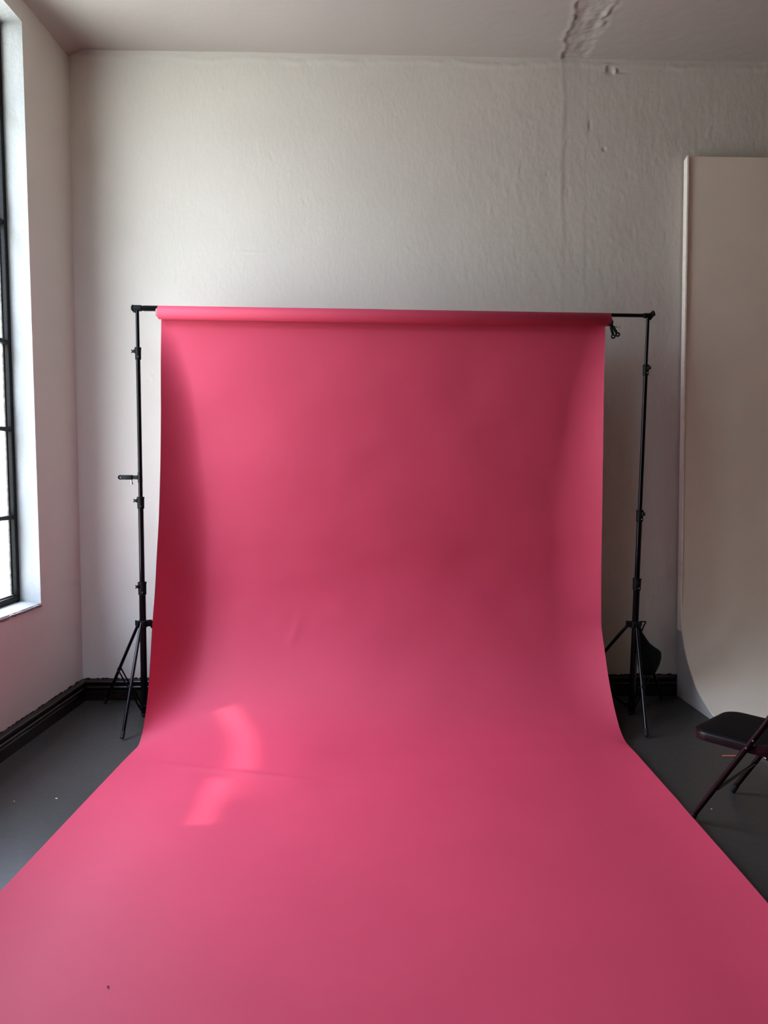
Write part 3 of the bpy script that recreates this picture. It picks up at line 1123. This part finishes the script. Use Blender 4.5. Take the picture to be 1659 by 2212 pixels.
# ------------------------------------------------------------------ white curved board (cyclorama)
cyc = thing('cyclorama', 'tall off-white curved infinity board against the back wall behind the folding chair', 'backdrop', (2.9, 4.4, 0))
prof = [(4.868, 3.602), (4.868, 3.0), (4.868, 2.0), (4.868, 1.2), (4.868, 0.81), (4.862, 0.62), (4.846, 0.519), (4.818, 0.440), (4.783, 0.361), (4.747, 0.300), (4.707, 0.247), (4.587, 0.140),
        (4.475, 0.085), (4.376, 0.050), (4.250, 0.028), (4.100, 0.019), (3.950, 0.017), (3.700, 0.017), (3.300, 0.017), (3.000, 0.017)]
py_, pz_ = np.array([p[0] for p in prof]), np.array([p[1] for p in prof])
s = np.concatenate([[0], np.cumsum(np.hypot(np.diff(py_), np.diff(pz_)))])
si = np.concatenate([np.linspace(0, s[4], 12, endpoint=False), np.linspace(s[4], s[13], 60, endpoint=False), np.linspace(s[13], s[-1], 12)])
cy_, cz_ = pchip(s, py_, si), pchip(s, pz_, si)
ty, tz = np.gradient(cy_, si), np.gradient(cz_, si)
ln = np.hypot(ty, tz)
ny, nz = tz / ln, -ty / ln       # towards the wall / floor
TBOARD = 0.014
ny, nz = -np.abs(ny) * -1, -np.abs(nz)
V, F = [], []
XW = 4.9


def cyc_x(z):
    return 2.130 + 0.034 * (1 - min(z, 3.6) / 3.6)


for y, z, a, b in zip(cy_, cz_, ny, nz):
    yb_, zb_ = min(y + abs(a) * TBOARD, D - 0.020), max(z - abs(b) * TBOARD, 0.001)
    V += [(cyc_x(z), y, z), (XW, y, z), (XW, yb_, zb_), (cyc_x(z), yb_, zb_)]
n_ = len(cy_)
for i in range(n_ - 1):
    a, b = 4 * i, 4 * i + 4
    for j in range(4):
        F.append((a + j, a + (j + 1) % 4, b + (j + 1) % 4, b + j))
F += [(0, 1, 2, 3), tuple(4 * (n_ - 1) + j for j in (3, 2, 1, 0))]
pydata('curved_board', V, F, M['cyc'], cyc, 35)
# side cheek closing the hollow behind the curve
pts = [(y + 0.004, z) for y, z, k in zip(cy_, cz_, range(n_)) if 0.03 < z < 0.75]
V = [Vector((cyc_x(z) + 0.004, y + 0.012, z - 0.008)) for y, z in pts] + [Vector((cyc_x(0) + 0.004, 4.38, 0.001)), Vector((cyc_x(0) + 0.004, D - 0.020, 0.001)), Vector((cyc_x(0.75) + 0.004, D - 0.020, 0.75))]
m_ = len(V)
V2 = V + [v + Vector((0.012, 0, 0)) for v in V]
F = [tuple(range(m_)), tuple(range(2 * m_ - 1, m_ - 1, -1))] + [(i, (i + 1) % m_, m_ + (i + 1) % m_, m_ + i) for i in range(m_)]
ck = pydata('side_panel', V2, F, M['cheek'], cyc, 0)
ck['label'] = 'greyish side panel closing the gap behind the curve'
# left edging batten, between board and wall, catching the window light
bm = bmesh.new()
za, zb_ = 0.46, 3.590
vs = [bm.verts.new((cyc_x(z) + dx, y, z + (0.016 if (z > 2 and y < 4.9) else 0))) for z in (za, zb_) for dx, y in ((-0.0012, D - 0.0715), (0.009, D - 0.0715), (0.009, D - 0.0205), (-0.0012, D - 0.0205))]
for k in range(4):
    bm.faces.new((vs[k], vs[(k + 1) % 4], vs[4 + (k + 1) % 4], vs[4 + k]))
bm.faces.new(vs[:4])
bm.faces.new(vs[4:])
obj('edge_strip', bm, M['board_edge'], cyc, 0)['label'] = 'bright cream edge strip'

# ------------------------------------------------------------------ folding chair
chair = thing('folding_chair', 'black padded folding chair with dark maroon metal frame facing the white curved board', 'chair', (1.80, 2.98, 0))
u = Vector((-0.645, 0.763, 0)).normalized()      # the way it faces
v = Vector((u.y, -u.x, 0))                       # towards its far side
Fn, Ff = Vector((1.458, 3.112, 0)), Vector((1.768, 3.388, 0))
mid = (Fn + Ff) / 2
hw = 0.217


def CP(a, b, z):
    """Chair point: a forward of the front feet, b towards the far side."""
    return mid + u * a + v * b + Vector((0, 0, z))


# seat: padded top in a maroon pan with rounded front corners
def rounded(a0, a1, b0, b1, r_f, r_b, n=8):
    pts = []
    for (ca, cb, r, st) in ((a1 - r_f, b1 - r_f, r_f, 0), (a1 - r_f, b0 + r_f, r_f, 1), (a0 + r_b, b0 + r_b, r_b, 2), (a0 + r_b, b1 - r_b, r_b, 3)):
        for i in range(n + 1):
            th = math.pi / 2 * (i / n) + st * math.pi / 2
            pts.append((ca + r * math.cos(th - 0) if st in (0, 3) else ca + r * math.cos(th), cb + r * math.sin(th)))
    return pts


def ring_outline(a0, a1, b0, b1, rf, rb, n=8):
    pts = []
    corners = [(a1 - rf, b1 - rf, rf, 0), (a0 + rb, b1 - rb, rb, 90), (a0 + rb, b0 + rb, rb, 180), (a1 - rf, b0 + rf, rf, 270)]
    for ca, cb_, r, st in corners:
        for i in range(n + 1):
            th = math.radians(st + 90 * i / n)
            pts.append((ca + r * math.cos(th), cb_ + r * math.sin(th)))
    return pts


A0, A1, SW = -0.400, 0.022, 0.202
bm = bmesh.new()
levels = [(0.000, 0.374), (0.0, 0.403), (0.003, 0.408), (0.010, 0.409), (0.012, 0.406)]
rings = []
for ins_, z in levels:
    o_ = ring_outline(A0 + ins_, A1 - ins_, -SW + ins_, SW - ins_, 0.075 - ins_, 0.04)
    rings.append([bm.verts.new(CP(a, b, z)) for a, b in o_])
o_ = ring_outline(A0 + 0.004, A1 - 0.004, -SW + 0.004, SW - 0.004, 0.071, 0.036)
inner = [bm.verts.new(CP(a, b, 0.374)) for a, b in o_]
allr = [inner] + rings
for a, b in zip(allr, allr[1:]):
    m_ = len(a)
    for k in range(m_):
        bm.faces.new((a[k], a[(k + 1) % m_], b[(k + 1) % m_], b[k]))
bm.faces.new(inner[::-1])
bm.faces.new(rings[-1])
seat_pan = obj('seat_pan', bm, M['maroon'], chair, 35)
seat_pan['label'] = 'dark maroon metal seat pan'
bm = bmesh.new()
rings = []
for ins_, z in ((0.012, 0.404), (0.012, 0.409), (0.016, 0.412), (0.026, 0.415), (0.06, 0.418), (0.12, 0.420), (0.17, 0.420)):
    o_ = ring_outline(A0 + ins_, A1 - ins_, -SW + ins_, SW - ins_, max(0.075 - ins_, 0.012), max(0.04 - ins_, 0.010))
    rings.append([bm.verts.new(CP(a, b, z)) for a, b in o_])
for a, b in zip(rings, rings[1:]):
    m_ = len(a)
    for k in range(m_):
        bm.faces.new((a[k], a[(k + 1) % m_], b[(k + 1) % m_], b[k]))
bm.faces.new(rings[0][::-1])
bm.faces.new(rings[-1])
obj('seat_pad', bm, M['seat_vinyl'], chair, 60)
# front leg + back upright: one bent tube per side, joined by the top rail
RT = 0.0118
for sg, nm in ((-1, 'near'), (1, 'far')):
    b = sg * hw
    bm = bmesh.new()
    pts = fillet([CP(0.0, b, 0.012), CP(-0.240, b, 0.416), CP(-0.325, b, 0.560), CP(-0.42, b, 0.80), CP(-0.43, b * 0.97, 0.835)], 0.06, 6)
    add_path(bm, pts, RT, 14)
    leg = obj('front_leg', bm, M['maroon'], chair)
    bm = bmesh.new()
    dn = (CP(0, b, 0) - CP(-0.24, b, 0.416)).normalized()
    add_tube(bm, CP(0, b, 0.012) - dn * 0.040, CP(0, b, 0.008), 0.0140, 0.0145, 14, bevel=0.003)
    obj('rubber_foot', bm, M['rubber'], leg)
    # rear leg pivots under the seat and runs back
    bm = bmesh.new()
    b2 = sg * (hw - 0.030)
    pts = fillet([CP(-0.30, b2, 0.372), CP(-0.36, b2, 0.352), CP(-0.64, b2, 0.012)], 0.05, 5)
    add_path(bm, pts, RT, 14)
    leg = obj('rear_leg', bm, M['maroon'], chair)
    bm = bmesh.new()
    dn = (CP(-0.64, b2, 0.012) - CP(-0.36, b2, 0.352)).normalized()
    add_tube(bm, CP(-0.64, b2, 0.012) - dn * 0.040, CP(-0.64, b2, 0.008), 0.0140, 0.0145, 14, bevel=0.003)
    obj('rubber_foot', bm, M['rubber'], leg)
    # hinge plate and rivets at the seat
    bm = bmesh.new()
    add_bar(bm, CP(-0.262, sg * (SW + 0.003), 0.398), CP(-0.380, sg * (SW + 0.003), 0.436), 0.034, 0.004, Vector((0, 0, 1)), 0.001)
    hp = obj('hinge_plate', bm, M['maroon'], chair)
    for (a, z) in ((-0.232, 0.402), (-0.258, 0.440), (-0.360, 0.430)):
        bm = bmesh.new()
        off = hw + RT - 0.001 if a > -0.3 else SW + 0.005
        add_tube(bm, CP(a, sg * off, z), CP(a, sg * (off + 0.004), z), 0.0045, 0.0030, 10)
        obj('rivet', bm, M['steel'], hp)
bm = bmesh.new()
add_tube(bm, CP(-0.116, -hw, 0.189), CP(-0.100, hw, 0.178), 0.0072, 0.0072, 12)
obj('front_crossbar', bm, M['maroon'], chair)
bm = bmesh.new()
add_tube(bm, CP(-0.58, -hw + 0.03, 0.085), CP(-0.58, hw - 0.03, 0.085), 0.0072, 0.0072, 12)
obj('rear_crossbar', bm, M['maroon'], chair)
# padded backrest, outside the frame of the photo
bm = bmesh.new()
rows = []
for i in range(13):
    t = i / 12
    b = (-1 + 2 * t) * (hw - 0.008)
    bow = -0.035 * (1 - (2 * t - 1) ** 2)
    rows.append([bm.verts.new(CP(a + bow, b, z)) for a, z in ((-0.362, 0.640), (-0.378, 0.642), (-0.442, 0.822), (-0.440, 0.835), (-0.424, 0.832))])
for a, b in zip(rows, rows[1:]):
    for k in range(5):
        bm.faces.new((a[k], a[(k + 1) % 5], b[(k + 1) % 5], b[k]))
bm.faces.new(rows[0])
bm.faces.new(rows[-1][::-1])
obj('backrest', bm, M['seat_vinyl'], chair, 50)

# ------------------------------------------------------------------ small things on the floor
bm = bmesh.new()
add_box(bm, (1.995, 3.842, 0.0012), (0.075, 0.012, 0.0018), None, 0.0004)
tag(obj('tape_strip', bm, M['tape'], smooth=0), 'short strip of orange tape stuck to the grey floor under the chair', 'tape')


def chip(x, y, s, label, name='paint_chip', mat='chip', z0=0.0):
    r = random.Random(int(x * 1000))
    bm = bmesh.new()
    n = 7
    lo, hi = [], []
    for k in range(n):
        a = 2 * math.pi * k / n
        q = s * r.uniform(0.6, 1.2)
        lo.append(bm.verts.new((x + q * math.cos(a) * 1.3, y + q * math.sin(a), z0 + 0.0004)))
        hi.append(bm.verts.new((x + q * math.cos(a) * 1.1, y + q * math.sin(a) * 0.9, z0 + 0.0004 + s * 0.35)))
    for k in range(n):
        bm.faces.new((lo[k], lo[(k + 1) % n], hi[(k + 1) % n], hi[k]))
    bm.faces.new(hi)
    bm.faces.new(lo[::-1])
    o = obj(name, bm, M[mat], None, 0)
    return tag(o, label, 'crumb')


chip(-1.441, 3.420, 0.0046, 'largest white paint chip on the grey floor left of the pink paper')
chip(-1.626, 3.397, 0.0030, 'small white paint chip on the grey floor nearest the left skirting')
chip(1.599, 3.226, 0.0032, 'tiny white paint chip on the grey floor between the chair legs and the pink paper')
chip(-0.758, 2.128, 0.0035, 'dark red crumb lying on the near left part of the pink paper', 'crumb', 'speck', 0.008)
